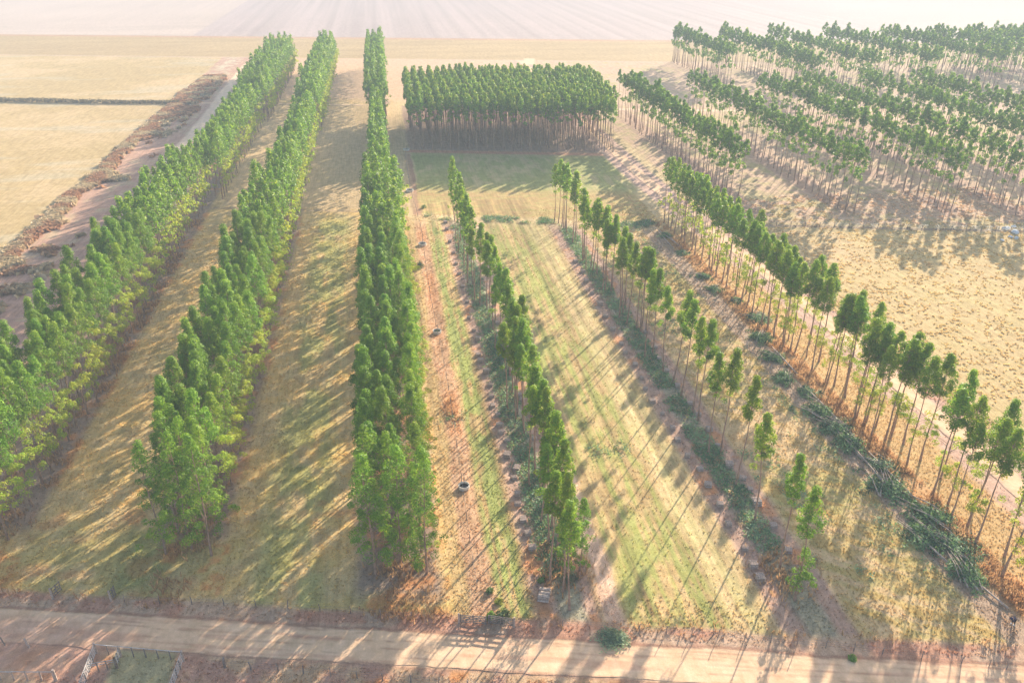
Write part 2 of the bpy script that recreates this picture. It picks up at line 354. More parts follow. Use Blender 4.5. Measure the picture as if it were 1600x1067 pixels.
strip('cross_track', [vw(-74, 351.7), vw(-8, 351.7)], 1.5, .09, 1.0)
strip('forest_track', [vw(203, 220), (203, 440)], 2.0, .06, 1.0)

# ------------------------------------------------------------ foliage
def leaves(centres, normals, L, Wd, droop, tint, jit=.7, rg=rng):
    """a small quad per leaf spray; normals only roughly followed"""
    n = len(centres); N = normals + rg.normal(0, jit, (n, 3)); N /= np.linalg.norm(N, axis=1)[:, None] + 1e-9
    a = rg.normal(0, 1, (n, 3)); a[:, 2] -= droop; a -= (a * N).sum(1)[:, None] * N; a /= np.linalg.norm(a, axis=1)[:, None] + 1e-9
    b = np.cross(N, a); l = (L * rg.uniform(.6, 1.3, n))[:, None]; wd = (Wd * rg.uniform(.7, 1.3, n))[:, None]
    v = np.stack([centres - a * l * .5, centres + b * wd * .5, centres + a * l * .5, centres - b * wd * .5], 1)
    f = np.arange(n * 4).reshape(n, 4); return v.reshape(-1, 3), f, np.repeat(tint, 4, 0)
DARK = rgb(.072, .150, .018); MIDG = rgb(.145, .265, .024); LIGHT = rgb(.25, .385, .032); YEL = rgb(.38, .42, .06)
def crown(kind, seed, q, H=17.5):
    """clumps of leaf sprays round a profile; q = leaf budget, also sets their size"""
    rg = np.random.default_rng(seed); cl = []           # (x,y,z,rad,tone)
    def dome(z0, z1, Rm, n, tone=0.0, hollow=.5, pw=.62):
        for i in range(n):
            t = (i + rg.random()) / n; prof = Rm * min(1, 1.18 * (1 - t) ** pw) * (.55 + .45 * min(1, t / .22))
            th = rg.random() * 6.283; r = prof * (hollow + (1 - hollow) * math.sqrt(rg.random()))
            r = max(0, r - .25); cl.append((r * math.cos(th), r * math.sin(th), z0 + (z1 - z0) * t, (.42 + .34 * rg.random()) * (Rm / 2.0) ** .5, tone + rg.normal(0, .18) - .25 + .35 * t))  # tone rises with height: brightness of lit crown tops put into leaf colour
    def limbs(z0, z1, reach, n, tone, az=None, spread=3.14):
        for i in range(n):
            th = rg.uniform(0, 6.283) if az is None else az + rg.uniform(-spread, spread)
            z = rg.uniform(z0, z1); r = reach * rg.uniform(.35, 1.0)
            for k in range(rg.integers(1, 4)):
                cl.append((r * math.cos(th) + rg.normal(0, .35), r * math.sin(th) + rg.normal(0, .35), z + rg.normal(0, .4), .38 + .28 * rg.random(), tone + rg.normal(0, .15)))
    if kind == 'dense': dome(H * .58, H, 2.05, 60, 0, .75, .76); limbs(H * .36, H * .6, 1.8, 4, .45)
    elif kind == 'edge': dome(H * .58, H, 2.1, 58, .05, .75, .76); limbs(H * .2, H * .6, 2.7, 12, .7, .25, 1.4)
    elif kind == 'end': dome(H * .52, H, 2.0, 36, 0, .6); dome(H * .16, H * .55, 2.3, 15, .05, .7, .35); limbs(H * .14, H * .55, 2.8, 9, .3)
    elif kind == 'endthin': dome(H * .60, H, 1.7, 48, .1, .35, .5); dome(H * .14, H * .48, 1.75, 20, -.05, .5, .4); limbs(H * .15, H * .6, 2.0, 4, .2)
    elif kind == 'thin': dome(H * .65, H, 1.55, 52, .28, .3, .6); limbs(H * .5, H * .64, 1.0, 1, .2)
    elif kind == 'row': dome(H * .66, H, 1.75, 56, .2, .4, .55); limbs(H * .25, H * .6, 1.9, 5, .7)
    elif kind == 'right': dome(H * .75, H, 1.7, 20, -.1, .5, .55); limbs(H * .42, H * .74, 1.3, 3, .1)
    elif kind == 'block': dome(H * .735, H, 1.75, 20, .3, .6, .8); limbs(H * .5, H * .72, 1.3, 2, .1)
    cl = np.array(cl); k = len(cl); per = max(3, int(q / k)); n = k * per
    d = rg.normal(0, 1, (n, 3)); d[:, 2] += .55; d /= np.linalg.norm(d, axis=1)[:, None]
    c = np.repeat(cl, per, 0); rr = c[:, 3:4] * rg.uniform(.72, 1.05, (n, 1))
    pos = c[:, :3] + d * rr * np.array([1, 1, .95])
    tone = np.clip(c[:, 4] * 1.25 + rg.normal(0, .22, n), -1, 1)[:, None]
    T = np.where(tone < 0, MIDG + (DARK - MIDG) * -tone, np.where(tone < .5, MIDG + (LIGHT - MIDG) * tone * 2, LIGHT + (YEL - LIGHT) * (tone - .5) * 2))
    sz = math.sqrt(2500 / q)
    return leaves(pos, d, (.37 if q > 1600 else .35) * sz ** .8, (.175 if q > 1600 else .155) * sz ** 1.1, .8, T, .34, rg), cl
def trunk_arrays(seed, H, r0, n=7, k=7, lean=.25):
    rg = np.random.default_rng(seed + 900); z = np.linspace(-.1, H * .97, k); ph = rg.random() * 6.28
    x = lean * (z / H) * math.cos(ph) + .10 * np.sin(z * .5 + ph); y = lean * (z / H) * math.sin(ph) + .10 * np.cos(z * .43 + ph)
    r = r0 * (1 - .86 * z / H); r[0] = r0 * 1.5
    th = np.arange(n) * 6.283 / n
    V = np.stack([x[:, None] + r[:, None] * np.cos(th), y[:, None] + r[:, None] * np.sin(th), np.repeat(z[:, None], n, 1)], -1).reshape(-1, 3)
    f = [(i * n + j, i * n + (j + 1) % n, (i + 1) * n + (j + 1) % n, (i + 1) * n + j) for i in range(k - 1) for j in range(n)]
    return V, np.array(f), (x, y, z)
def branch_arrays(V, f, axis, cl, seed, r=.03, every=1):
    """thin limbs from the stem out to the foliage clumps"""
    vs2, fs = [V], [f]; b = len(V); x, y, z = axis
    for c in cl[::every]:
        rad = math.hypot(c[0], c[1]); zb = max(1.5, c[2] - .55 * rad - .5); sx, sy = np.interp(zb, z, x), np.interp(zb, z, y)
        p0 = np.array([sx, sy, zb]); p1 = np.array([c[0], c[1], c[2] - .1]); d = p1 - p0; a = np.cross(d, [0, 0, 1.]); na = np.linalg.norm(a)
        if na < 1e-3: continue
        a /= na; e = np.cross(a, d); e /= np.linalg.norm(e)
        ring = [a, -.5 * a + .87 * e, -.5 * a - .87 * e]
        vs2.append(np.array([p0 + q * r for q in ring] + [p1 + q * r * .35 for q in ring]))
        fs.append(np.array([(b, b + 1, b + 4, b + 3), (b + 1, b + 2, b + 5, b + 4), (b + 2, b, b + 3, b + 5)])); b += 6
    return np.concatenate(vs2), np.concatenate(fs)

# tree kinds: meshes shared by the individual trees
NEARQ = {'endthin': 5200, 'dense': 6000, 'edge': 6600, 'end': 6600, 'thin': 4200, 'row': 4600, 'right': 2000, 'block': 1200}
lib = {}
def near_meshes(kind, var):
    if (kind, var) not in lib:
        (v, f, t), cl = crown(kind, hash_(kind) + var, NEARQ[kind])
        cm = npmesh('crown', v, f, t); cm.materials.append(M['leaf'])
        V, fF, ax = trunk_arrays(hash_(kind) + var, 17.5, .13)
        V, fF = branch_arrays(V, fF, ax, cl, var)
        tm = npmesh('trunk', V, fF, smooth=True); tm.materials.append(M['bark']); lib[(kind, var)] = (tm, cm)
    return lib[(kind, var)]
def hash_(s): return sum(ord(c) * (i + 3) for i, c in enumerate(s)) * 10

# ------------------------------------------------------------ where every tree stands
trees = []          # dict(u, v, kind, h, belt, col)
rt_ = random.Random(5)
def belt(name, cols, v0, v1, sp, kinds, skip=.03, h=17.5, hj=1.0, vend=3, uj=.3, tilt=.23):
    for ci, (cu, kd) in enumerate(zip(cols, kinds)):
        v = v0 - tilt * (cu - cols[0]) + rt_.uniform(-.4, .4) + (ci % 2) * sp * .5; i = 0
        while v < v1:
            if rt_.random() > skip or i < 2:
                k = kd if i >= vend else 'end'
                trees.append(dict(u=cu + rt_.gauss(0, uj), v=v + rt_.gauss(0, sp * .11), kind=k, h=h + rt_.gauss(0, hj), belt=name, col=ci))
            v += sp; i += 1
B1, B2, B3 = 'leftmost belt', 'second belt from left', 'middle dense belt'
B4, B5, B6 = 'thin row nearest the middle belt', 'sparse row right of the mown field', 'row along the side track'
belt(B1, (-56.9, -54.2, -51.5), 84, 226, 3.7, ('dense', 'dense', 'edge'), vend=0, h=17.8)
belt(B1, (-52.6, -50.2, -47.8), 229, 318, 3.4, ('dense', 'dense', 'edge'), vend=0, h=17)
belt(B1, (-54.5, -51.5, -48.5, -46), 328, 452, 3.4, ('dense', 'dense', 'dense', 'edge'), vend=0, h=18)
belt(B2, (-31.2, -28.3, -25.4), 80.0, 200, 3.7, ('dense', 'dense', 'edge'), h=17.5)
belt(B2, (-30.0, -27.8, -25.6), 202, 296, 3.3, ('dense', 'dense', 'edge'), vend=0, h=16.5)
belt(B2, (-30.5, -27.6, -24.8), 306, 457, 3.3, ('dense', 'dense', 'edge'), vend=0, h=18)
belt(B3, (-5.4, -2.4, .7), 73.2, 203, 3.75, ('dense', 'dense', 'edge'), vend=2, h=17.2)
belt(B3, (-3.6, -1.6), 205, 306, 3.1, ('dense', 'dense'), vend=0, h=16.5)
belt(B3, (-5.6, -2.8, 0), 315, 460, 3.3, ('dense', 'dense', 'dense'), vend=0, h=18)
for i in range(25):                                             # square block of tall pole trees
    belt('block', (9.5 + i * 3.05,), 276.5 - .2 * (9.5 + i * 3.05) + max(0, i - 22) * 16, 340 - .12 * i * 3, 3.05, ('block',), .02, 18.3, .5, 0, .2, 0)
def by_crown(lst, name, kd, h, end=2, extra=.0, more=.0):
    n0 = len(trees); lst = sorted(lst, key=lambda p: -p[1])
    for i, (x, y) in enumerate(lst):
        u, v = G(x, y, h); trees.append(dict(u=u, v=v, kind='end' if i < end else kd, h=h + rt_.gauss(0, .3), belt=name, col=0))
    for t in trees[n0 + end:]:
        if name == B5 and t['v'] > 128:
            for _ in range(2): trees.append(dict(u=t['u'] + rt_.uniform(-1.2, 1.2), v=t['v'] + rt_.uniform(-4, 4), kind=kd, h=h - rt_.uniform(0, 1.5), belt=name, col=0))
        if rt_.random() < more: trees.append(dict(u=t['u'] + rt_.uniform(-.5, 1.2), v=t['v'] - rt_.uniform(1.2, 2.8), kind=kd, h=h - rt_.uniform(.3, 2.0), belt=name, col=0))
        if rt_.random() < extra: trees.append(dict(u=t['u'] + rt_.uniform(-1.6, -.6), v=t['v'] + rt_.uniform(.8, 2.2), kind=kd, h=h - rt_.uniform(1.2, 3.0), belt=name, col=0))
by_crown([(712,245),(716,270),(722,285),(728,305),(735,325),(747,350),(763,367),(770,384),(780,414),(797,444),(800,468),(810,495),(818,512),(830,539),(840,576),(847,595),(857,617),(867,650),(878,682),(887,740)], B4, 'thin', 17.5, 0, .8, .7)
u, v = G(884, 898); trees.append(dict(u=u, v=v, kind='endthin', h=13.5, belt=B4, col=0)); u, v = G(906, 892); trees.append(dict(u=u, v=v, kind='endthin', h=11.5, belt=B4, col=0))
by_crown([(876,249),(887,256),(900,268),(915,294),(933,311),(953,324),(962,339),(979,356),(990,380),(1011,390),(1020,424),(1032,418),(1050,444),(1068,457),(1082,476),(1102,498),(1110,508),(1129,553),(1151,551),(1178,597),(1212,647),(1256,710)], B5, 'thin', 17.0, 0, .3, .0)
u, v = G(1243, 938); trees.append(dict(u=u, v=v, kind='endthin', h=16.5, belt=B5, col=0))
r6 = [(1270,412),(1292,402),(1310,425),(1297,437),(1325,455),(1335,457),(1355,455),(1355,472),(1380,472),(1372,500),(1392,505),(1410,512),(1425,530),(1435,520),(1457,535),(1465,562),(1487,557),(1522,582),(1510,605),(1537,617),(1580,627),(1575,647)]
by_crown(r6, B6, 'row', 17.5, 0, .25)
for u0, v0, k in ((70.2, 66.0, 'row'), (72.4, 63.5, 'row'), (70.0, 60.5, 'row'), (72.6, 57.2, 'row'), (70.4, 54.0, 'row'), (72.4, 50.5, 'end'), (70.5, 48, 'end')):
    trees.append(dict(u=u0, v=v0, kind=k, h=17.5 + rt_.gauss(0, .4), belt=B6, col=0))
for cu in (70.6, 73.0):
    v = 117.5 if cu < 72 else 122
    while v < 190: trees.append(dict(u=cu + rt_.gauss(0, .35), v=v, kind='row', h=17.3 + rt_.gauss(0, .6), belt=B6, col=0)); v += rt_.uniform(2.5, 4.0)
for a, v0 in ((94.6, 203), (122.2, 189), (149.2, 185), (167.4, 176), (191, 175), (213, 172), (262, 165)):
    top = 316 - (a - 94) * .12
    belt('right', (a, a + 2.8), v0, top, 3.0 if a < 120 else 3.7, ('right',) * 2, .025, 17.6, 1.0, 0, .35)
for i, a in enumerate([163, 189, 218, 249, 281, 308] + list(range(330, 420, 17))):
    belt('right', (a, a + 3.0), 372 if a < 170 else 338 + (a % 7), 452 - (a - 163) * .12, 3.2, ('right',) * 3, .05, 19, 1.1, 0, .4)

vis = []
for t in trees:
    X, Y = W(t['u'], t['v']); t['X'], t['Y'] = X, Y; t['rot'] = rt_.uniform(-.4, .4) if t['kind'] in ('edge',) else rt_.uniform(0, 6.28); t['var'] = rt_.randrange(5)
    x, y, d = PX(X, Y, t['h'] * .8); x2, y2, d2 = PX(X, Y, 0); t['d'] = d
    t['in'] = (-12 < x < 1612 and -10 < y < 1075) or (-5 < x2 < 1605 and 0 < y2 < 1067)
trees = [t for t in trees if (t['in'] or t['d'] < 230) and not (t['X'] < -1.0 * t['Y'] * .78 - 25) and not (t['X'] > t['Y'] * .78 + 40)]
cand = sorted([t for t in trees if t['in']], key=lambda t: t['d'])[:300]
for t in cand: t['near'] = True
ONES = ['', 'first', 'second', 'third', 'fourth', 'fifth', 'sixth', 'seventh', 'eighth', 'ninth', 'tenth', 'eleventh', 'twelfth', 'thirteenth', 'fourteenth', 'fifteenth', 'sixteenth', 'seventeenth', 'eighteenth', 'nineteenth']
TENS = {2: ('twentieth', 'twenty'), 3: ('thirtieth', 'thirty'), 4: ('fortieth', 'forty'), 5: ('fiftieth', 'fifty'), 6: ('sixtieth', 'sixty')}
def nth(n): return ONES[n] if n < 20 else TENS[n // 10][0] if n % 10 == 0 else TENS[n // 10][1] + '-' + ONES[n % 10]
cols3 = ['left column', 'centre column', 'right column']
LOOK = {'dense': 'leafy eucalyptus', 'edge': 'pale-branched eucalyptus', 'end': 'bushy low-branched eucalyptus', 'thin': 'slim bare-stemmed eucalyptus', 'row': 'tall bare-stemmed eucalyptus', 'endthin': 'low-branched eucalyptus'}
groups = {}
for t in cand: groups.setdefault((t['belt'], t['col']), []).append(t)
for (b, c), lst in groups.items():
    lst.sort(key=lambda t: t['v'])
    for i, t in enumerate(lst):
        where = (cols3[c] + ' of the ' + b) if b in (B1, B2, B3) else b
        k = t['kind']; km = k
        root = empty('eucalyptus_tree', (t['X'], t['Y'], 0), t['rot'] if k != 'edge' else t['rot'] + .16)
        s = t['h'] / 17.5; sx = s * rt_.uniform(.88, 1.12); root.scale = (sx, sx, s)
        root.rotation_euler[0] = rt_.gauss(0, .026); root.rotation_euler[1] = rt_.gauss(0, .026)
        tag(root, '%s, %s from the road, %s' % (LOOK[k], nth(i + 1), where), 'tree', 'eucalyptus trees planted in rows')
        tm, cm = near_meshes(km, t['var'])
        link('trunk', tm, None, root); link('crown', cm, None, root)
# all the further trees as one object
def templ(kind, var, q, H=17.5, tn=5, tk=4):
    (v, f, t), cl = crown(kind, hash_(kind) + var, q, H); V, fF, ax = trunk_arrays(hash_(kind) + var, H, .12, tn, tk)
    if q > 600: V, fF = branch_arrays(V, fF, ax, cl, var, .03, 2)
    barkc = np.tile(rgb(.33, .215, .155), (len(V), 1))
    return np.concatenate([v, V]), np.concatenate([f, fF + len(v)]), np.concatenate([t, barkc]), len(f)
tl = {}; VV, FF, TT, MI = [], [], [], []; off = 0; nfar = 0
for t in trees:
    if t.get('near'): continue
    q = 1500 if t['d'] < 165 else 800 if t['d'] < 230 else 560 if t['d'] < 340 else 330
    k = t['kind']; key = (k, t['var'], q)
    if key not in tl: tl[key] = templ(*key)
    v, f, c, nl = tl[key]; a = t['rot'] + (.16 if k == 'edge' else 0); ca, sa = math.cos(a), math.sin(a); s = t['h'] / 17.5; sx = s * rt_.uniform(.88, 1.12)
    P = np.stack([(v[:, 0] * ca - v[:, 1] * sa) * sx + t['X'], (v[:, 0] * sa + v[:, 1] * ca) * sx + t['Y'], v[:, 2] * s], -1).astype(np.float32)
    lean = rt_.gauss(0, .02); P[:, 0] += P[:, 2] * lean; P[:, 1] += P[:, 2] * rt_.gauss(0, .02)
    g = rt_.uniform(.86, 1.14); cc = c.copy(); cc[:nl * 4] *= np.array([g * rt_.uniform(.93, 1.07), g, g])
    VV.append(P); FF.append(f + off); TT.append(cc.astype(np.float32)); MI.append(np.r_[np.zeros(nl, int), np.ones(len(f) - nl, int)]); off += len(v); nfar += 1
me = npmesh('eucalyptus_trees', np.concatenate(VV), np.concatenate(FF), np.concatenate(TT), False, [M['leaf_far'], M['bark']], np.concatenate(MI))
tag(link('eucalyptus_trees', me), 'hundreds of further eucalyptus trees in belts and a square block fading into haze', 'trees', None, 'stuff')
print('TREES near', len(cand), 'far', nfar, 'faces', len(me.polygons), 'dmax near', cand[-1]['d'])
del VV, FF, TT, MI

# ------------------------------------------------------------ grass and litter as stuff
def tufts(name, n_try, box, dens, size, height, tintf, label, cat, blades=4, seed=1, mat='grass', lean=.35):
    rg = np.random.default_rng(seed); u = rg.uniform(box[0], box[1], n_try); v = rg.uniform(box[2], box[3], n_try)
    X = u * cA + v * sA; Y = -u * sA + v * cA
    k = (rg.random(n_try) < dens(u, v)) & (np.abs(X) < Y * .72 + 12) & (Y > 48); u, v, X, Y = u[k], v[k], X[k], Y[k]; n = len(u)
    base = tintf(u, v, rg); sc = np.clip(np.hypot(X, Y) / 110, 1, 2.2)
    vs3, ts = [], []
    for b in range(blades):
        th = rg.uniform(0, 6.283, n); s = size * rg.uniform(.5, 1.3, n) * sc; h = height(u, v) * rg.uniform(.5, 1.25, n); ox = rg.normal(0, size * .5, n); oy = rg.normal(0, size * .5, n)
        cx, cy = X + ox, Y + oy; dx, dy = np.cos(th) * s * .5, np.sin(th) * s * .5; lx, ly = rg.normal(0, lean, n) * h, rg.normal(0, lean, n) * h
        q = np.stack([np.stack([cx - dx, cy - dy, 0 * cx - .02], -1), np.stack([cx + dx, cy + dy, 0 * cx - .02], -1), np.stack([cx + dx * .4 + lx, cy + dy * .4 + ly, h], -1), np.stack([cx - dx * .6 + lx * 1.2, cy - dy * .6 + ly * 1.2, h * .9], -1)], 1)
        vs3.append(q.reshape(-1, 3)); ts.append(np.repeat(base * rg.uniform(.8, 1.25, (n, 1)), 4, 0))
    V = np.concatenate(vs3); me = npmesh(name, V, np.arange(len(V)).reshape(-1, 4), np.concatenate(ts)); me.materials.append(M[mat])
    print(name, n * blades)
    return tag(link(name, me), label, cat, None, 'stuff')
def landtint(u, v, rg): c, r = land(u, v); return np.clip(c * rg.uniform(.95, 1.12, (len(u), 1)), .02, .8)
def d_short(u, v):
    c, r = land(u, v); wv = v + .23 * u
    return np.clip((r - .55) * 2.2, 0, 1) * np.clip(1.3 - v / 190, .12, 1) * np.where(band(wv, 57.6, 63.6, .3) > .5, 0, 1) * np.where((u > 20) & (u < 39.5) & (wv > 70), .25, 1)
tufts('dry_grass', 330000, (-60, 92, 44, 205), d_short, .12, lambda u, v: .09 + .08 * fbm(u, v, 6, 2, 60), landtint, 'short dry straw-coloured grass covering the fields', 'grass', 3, 3)
tufts('pasture_tussocks', 24000, (86, 175, 95, 205), lambda u, v: ss(.46, .56, fbm(u, v * 1.3, 1.2, 2, 61)) * .9, .24, lambda u, v: .20 + 0 * u,
      lambda u, v, rg: landtint(u, v, rg) * 1.18, 'clumpy tan tussocks on the grazed pasture at right', 'grass', 3, 4)
def d_tall(u, v):
    wv = v + .23 * u; n = fbm(u, v, 4, 3, 62)
    a = band(u, 67.6, 71.2, .5) * (v < 190) * ss(.30, .5, n) * np.clip(1.4 - v / 140, .2, 1)
    b = (band(u, -5.5, 1.8, .6) + band(u, -32, -25.6, .6) + band(u, -57, -49.6, .6)) * ss(.42, .56, n) * (v < 210) * .35
    c = np.exp(-((u + 2.6) ** 2 / 5 + (v - 72.8) ** 2 / 2.2)) + .8 * np.exp(-((u + 29.5) ** 2 / 3 + (v - 80.7) ** 2 / 1.0))
    d = .9 * np.exp(-((u - 43.6) ** 2 / 6 + (v - 65) ** 2 / 8)) + .8 * np.exp(-((u - 17.6) ** 2 / 8 + (v - 70) ** 2 / 9)) + .8 * np.exp(-((u - 7.2) ** 2 / 1.2 + (v - 108) ** 2 / 8)) + .5 * np.exp(-((u - 16.2) ** 2 / 3 + (v - 73.5) ** 2 / 4))
    e = band(wv, 64.6, 66.0, .5) * ss(.5, .62, fbm(u, v, 5, 3, 63)) * .2 * (wv > 64)
    return np.clip(a + b + c + d + e, 0, 1) * ss(63.6, 64.6, wv)
def t_tall(u, v, rg):
    t = fbm(u, v, 3, 2, 64)[:, None]; return np.clip((rgb(.46, .245, .12) * (1 - t) + rgb(.50, .34, .19) * t) * rg.uniform(.8, 1.2, (len(u), 1)), .02, .8)
tufts('tall_dry_grass', 300000, (-58, 73, 48, 210), d_tall, .11, lambda u, v: .35 + .55 * fbm(u, v, 2, 2, 65), t_tall, 'tall rust-orange dry grass standing beneath the tree rows', 'grass', 3, 5, lean=.22)
def t_red(u, v, rg):
    t = ss(.4, .6, fbm(u, v, 5, 2, 66))[:, None]; return (rgb(.40, .225, .14) * (1 - t) + rgb(.50, .40, .26) * t) * rg.uniform(.8, 1.2, (len(u), 1))
tufts('red_grass', 90000, (-93, -78, 130, 440), lambda u, v: np.clip(band(u + (fbm(u, v, 12, 3, 67) - .5) * 5, -91.5, -88.8, .6) * (v < 400) * .8 + band(u, -90, -80, 1) * ss(300, 380, v) * ss(.46, .58, fbm(u, v, 5, 3, 68)) * .5 + band(u, -88, -79, 2) * ss(.60, .68, fbm(u, v, 6, 3, 69)) * .5, 0, 1) * np.clip(v / 260, .4, 1),
      .9, lambda u, v: .9 + 0 * u, t_red, 'rusty and straw-coloured rough grass along the left pasture fence', 'grass', 3, 6)
# cut branches lying in the thinned rows
def slash(name, n_try, box, dens, seed, label):
    rg = np.random.default_rng(seed); u = rg.uniform(box[0], box[1], n_try); v = rg.uniform(box[2], box[3], n_try); k = rg.random(n_try) < dens(u, v); u, v = u[k], v[k]
    X = u * cA + v * sA; Y = -u * sA + v * cA; per = 9; n = len(u) * per; hh = .12 + .5 * fbm(u, v, 2.2, 2, 70)
    c = np.repeat(np.stack([X, Y, hh * .4], -1), per, 0) + rg.normal(0, 1, (n, 3)) * np.stack([np.full(n, .32), np.full(n, .32), np.repeat(hh, per) * .30], -1); c[:, 2] = np.abs(c[:, 2]) + .03
    t = np.clip(fbm(u, v, 2.5, 3, 71) * 1.6 - .3 + rg.normal(0, .15, len(u)), 0, 1)[:, None]
    col = rgb(.09, .20, .10) * (1 - t) + rgb(.30, .42, .25) * t; dry = rg.random(len(u)) < .14; col[dry] = rgb(.42, .31, .20)
    sc = np.clip(np.hypot(X, Y) / 120, 1, 2)
    d = rg.normal(0, 1, (n, 3)); d[:, 2] = np.abs(d[:, 2]) + .6
    V, f, T = leaves(c, d, .46, .15, 0, np.repeat(col, per, 0) * rg.uniform(.8, 1.2, (n, 1)), .5, rg)
    me = npmesh(name, V, f, T); me.materials.append(M['cut']); print(name, n)
    return tag(link(name, me), label, 'cut branches', None, 'stuff')
def d_slash(u, v):
    n = fbm(u, v, 3.5, 3, 72); b = band(u, 15.0, 18.3, .6) + band(u, 42.5, 45.8, .6)
    near = (1 - ss(196, 203, v + .27 * u)) * ss(68, 70, v)
    b2 = band(v + .27 * u, 203.5, 208, 1.2) * (band(u, 9, 15, 1) + band(u, 24, 42, 1) + band(u, 58, 66, 1)) * ss(.42, .52, fbm(u, v, 5, 2, 73))
    b3 = .5 * np.exp(-((u - 29.5) ** 2 / 5 + (v - 93) ** 2 / 1.2)) + .6 * np.exp(-((u - 7) ** 2 / 2 + (v - 105) ** 2 / 1.5))
    return np.clip(b * near * ss(.22, .44, n) + b2 + b3, 0, 1)
slash('cut_branches', 52000, (5, 67, 66, 206), d_slash, 8, 'withered grey-green cut branches strewn along the thinned rows')
def d_low(u, v):
    return band(u, 48, 63, 1) * ss(.60, .68, fbm(u, v, 5, 3, 75)) * (v < 190) * .18 + band(u, -20, -12, 1) * 0
slash('green_weeds', 14000, (48, 64, 62, 190), d_low, 9, 'low green regrowth scattered in the golden grass')

# ------------------------------------------------------------ felled crowns: big heaps beside the side track row
def heap_mesh(seed, L=5.4, Wd=3.8, Hh=.85, q=2500, cols=((.03, .10, .05), (.26, .40, .20))):
    """felled tops: leafy branches lying every way, mostly along the row, some propped up"""
    rg = np.random.default_rng(seed); nb = 46; per = q // nb; Ps, Ds, Cs = [], [], []
    for b in range(nb):
        x0, y0 = rg.normal(0, L * .23), rg.normal(0, Wd * .24); th = rg.normal(math.pi, .75); ln = rg.uniform(.8, 2.0); zt = Hh * math.exp(-(x0 / L * 2.2) ** 2 - (y0 / Wd * 2.2) ** 2) * rg.uniform(.25, 1.0); arch = rg.uniform(.1, .35)
        s_ = rg.random(per) ** .8; wdt = .10 + .26 * np.sin(np.clip(s_, .05, 1) * 2.6)
        off = rg.normal(0, 1, (per, 3)) * wdt[:, None] * np.array([1, 1, .55])
        x = x0 + np.cos(th) * ln * s_ + off[:, 0]; y = y0 + np.sin(th) * ln * s_ + off[:, 1]; z = .08 + zt * (1 - .55 * s_ ** 2) + arch * np.sin(3.1 * s_) * .5 + off[:, 2]
        Ps.append(np.stack([x, y, np.maximum(z, .03)], -1)); d = off / (np.linalg.norm(off, axis=1)[:, None] + 1e-6); d[:, 2] = np.abs(d[:, 2]) + .5; Ds.append(d)
        t = np.clip(rg.uniform(-.2, 1.15) + rg.normal(0, .18, per), 0, 1)[:, None]; Cs.append(rgb(*cols[0]) * (1 - t) + rgb(*cols[1]) * t)
    V, f, T = leaves(np.concatenate(Ps), np.concatenate(Ds), .40, .12, .2, np.concatenate(Cs), .4, rg); me = npmesh('heap', V, f, T); me.materials.append(M['cut']); return me
hm = [heap_mesh(40 + i) for i in range(4)]
heaps = [(1095, 432, .8), (1118, 452, .8), (1150, 470, .7), (1180, 497, .9), (1190, 527, 1.0), (1205, 557, 1.0), (1225, 590, .8), (1262, 612, .8), (1270, 640, 1.1), (1300, 665, 1.05), (1325, 690, 1.1), (1372, 725, .9), (1385, 757, 1.2), (1445, 800, 1.15), (1440, 835, 1.1), (1480, 845, 1.15), (1505, 890, 1.0), (1040, 368, .8), (1012, 348, .8), (1066, 395, .7)]
heaps.sort(key=lambda p: -p[1]); rh = random.Random(3)
RA = math.pi / 2 - A                 # heading of the belts seen from above (local x runs along the row)
for i, (x, y, s) in enumerate(heaps):
    u, v = G(x, y); X, Y = W(u, v)
    root = empty('brush_heap', (X, Y, 0), RA + rh.uniform(-.7, .7)); root.scale = (s * rh.uniform(.85, 1.15), s * rh.uniform(.85, 1.3), s * rh.uniform(.7, 1.0))
    lab = 'deep green heap of felled crowns, %s from the road along the side track row' % nth(i + 1)
    tag(root, lab, 'brush heap', 'heaps of felled crowns beside the side track row')
    link('foliage', hm[i % 4], None, root)
    b = MB(); 
    for k in range(6):
        a = rh.uniform(-.5, .5); o = rh.uniform(-1.3, 1.3); x_ = rh.uniform(-.8, .8); b.tube([(-2.6 + x_, o, .3), (x_, o + a, .85), (2.9 + x_, o + a * 2.2, .45)], [.08, .06, .025], 5)
    b.build('branches', M['barkpale'], root)
hp = heap_mesh(77, 2.2, 1.8, .9, 2000, ((.12, .19, .12), (.36, .44, .27)))
u, v = G(966, 1000); X, Y = W(u, v); root = empty('brush_pile', (X, Y, 0), -.25); root.scale = (1.05, .85, .65)
tag(root, 'grey-green pile of cut leafy branches on the road verge right of the gate', 'brush pile'); link('foliage', hp, None, root)
b = MB(); b.tube([(-1.1, .1, .3), (-2.0, .3, .22), (-2.7, .2, .05)], [.05, .035, .015], 5); b.tube([(-1.0, -.2, .25), (-2.3, -.05, .1)], [.04, .015], 5); b.build('branches', M['barkpale'], root)
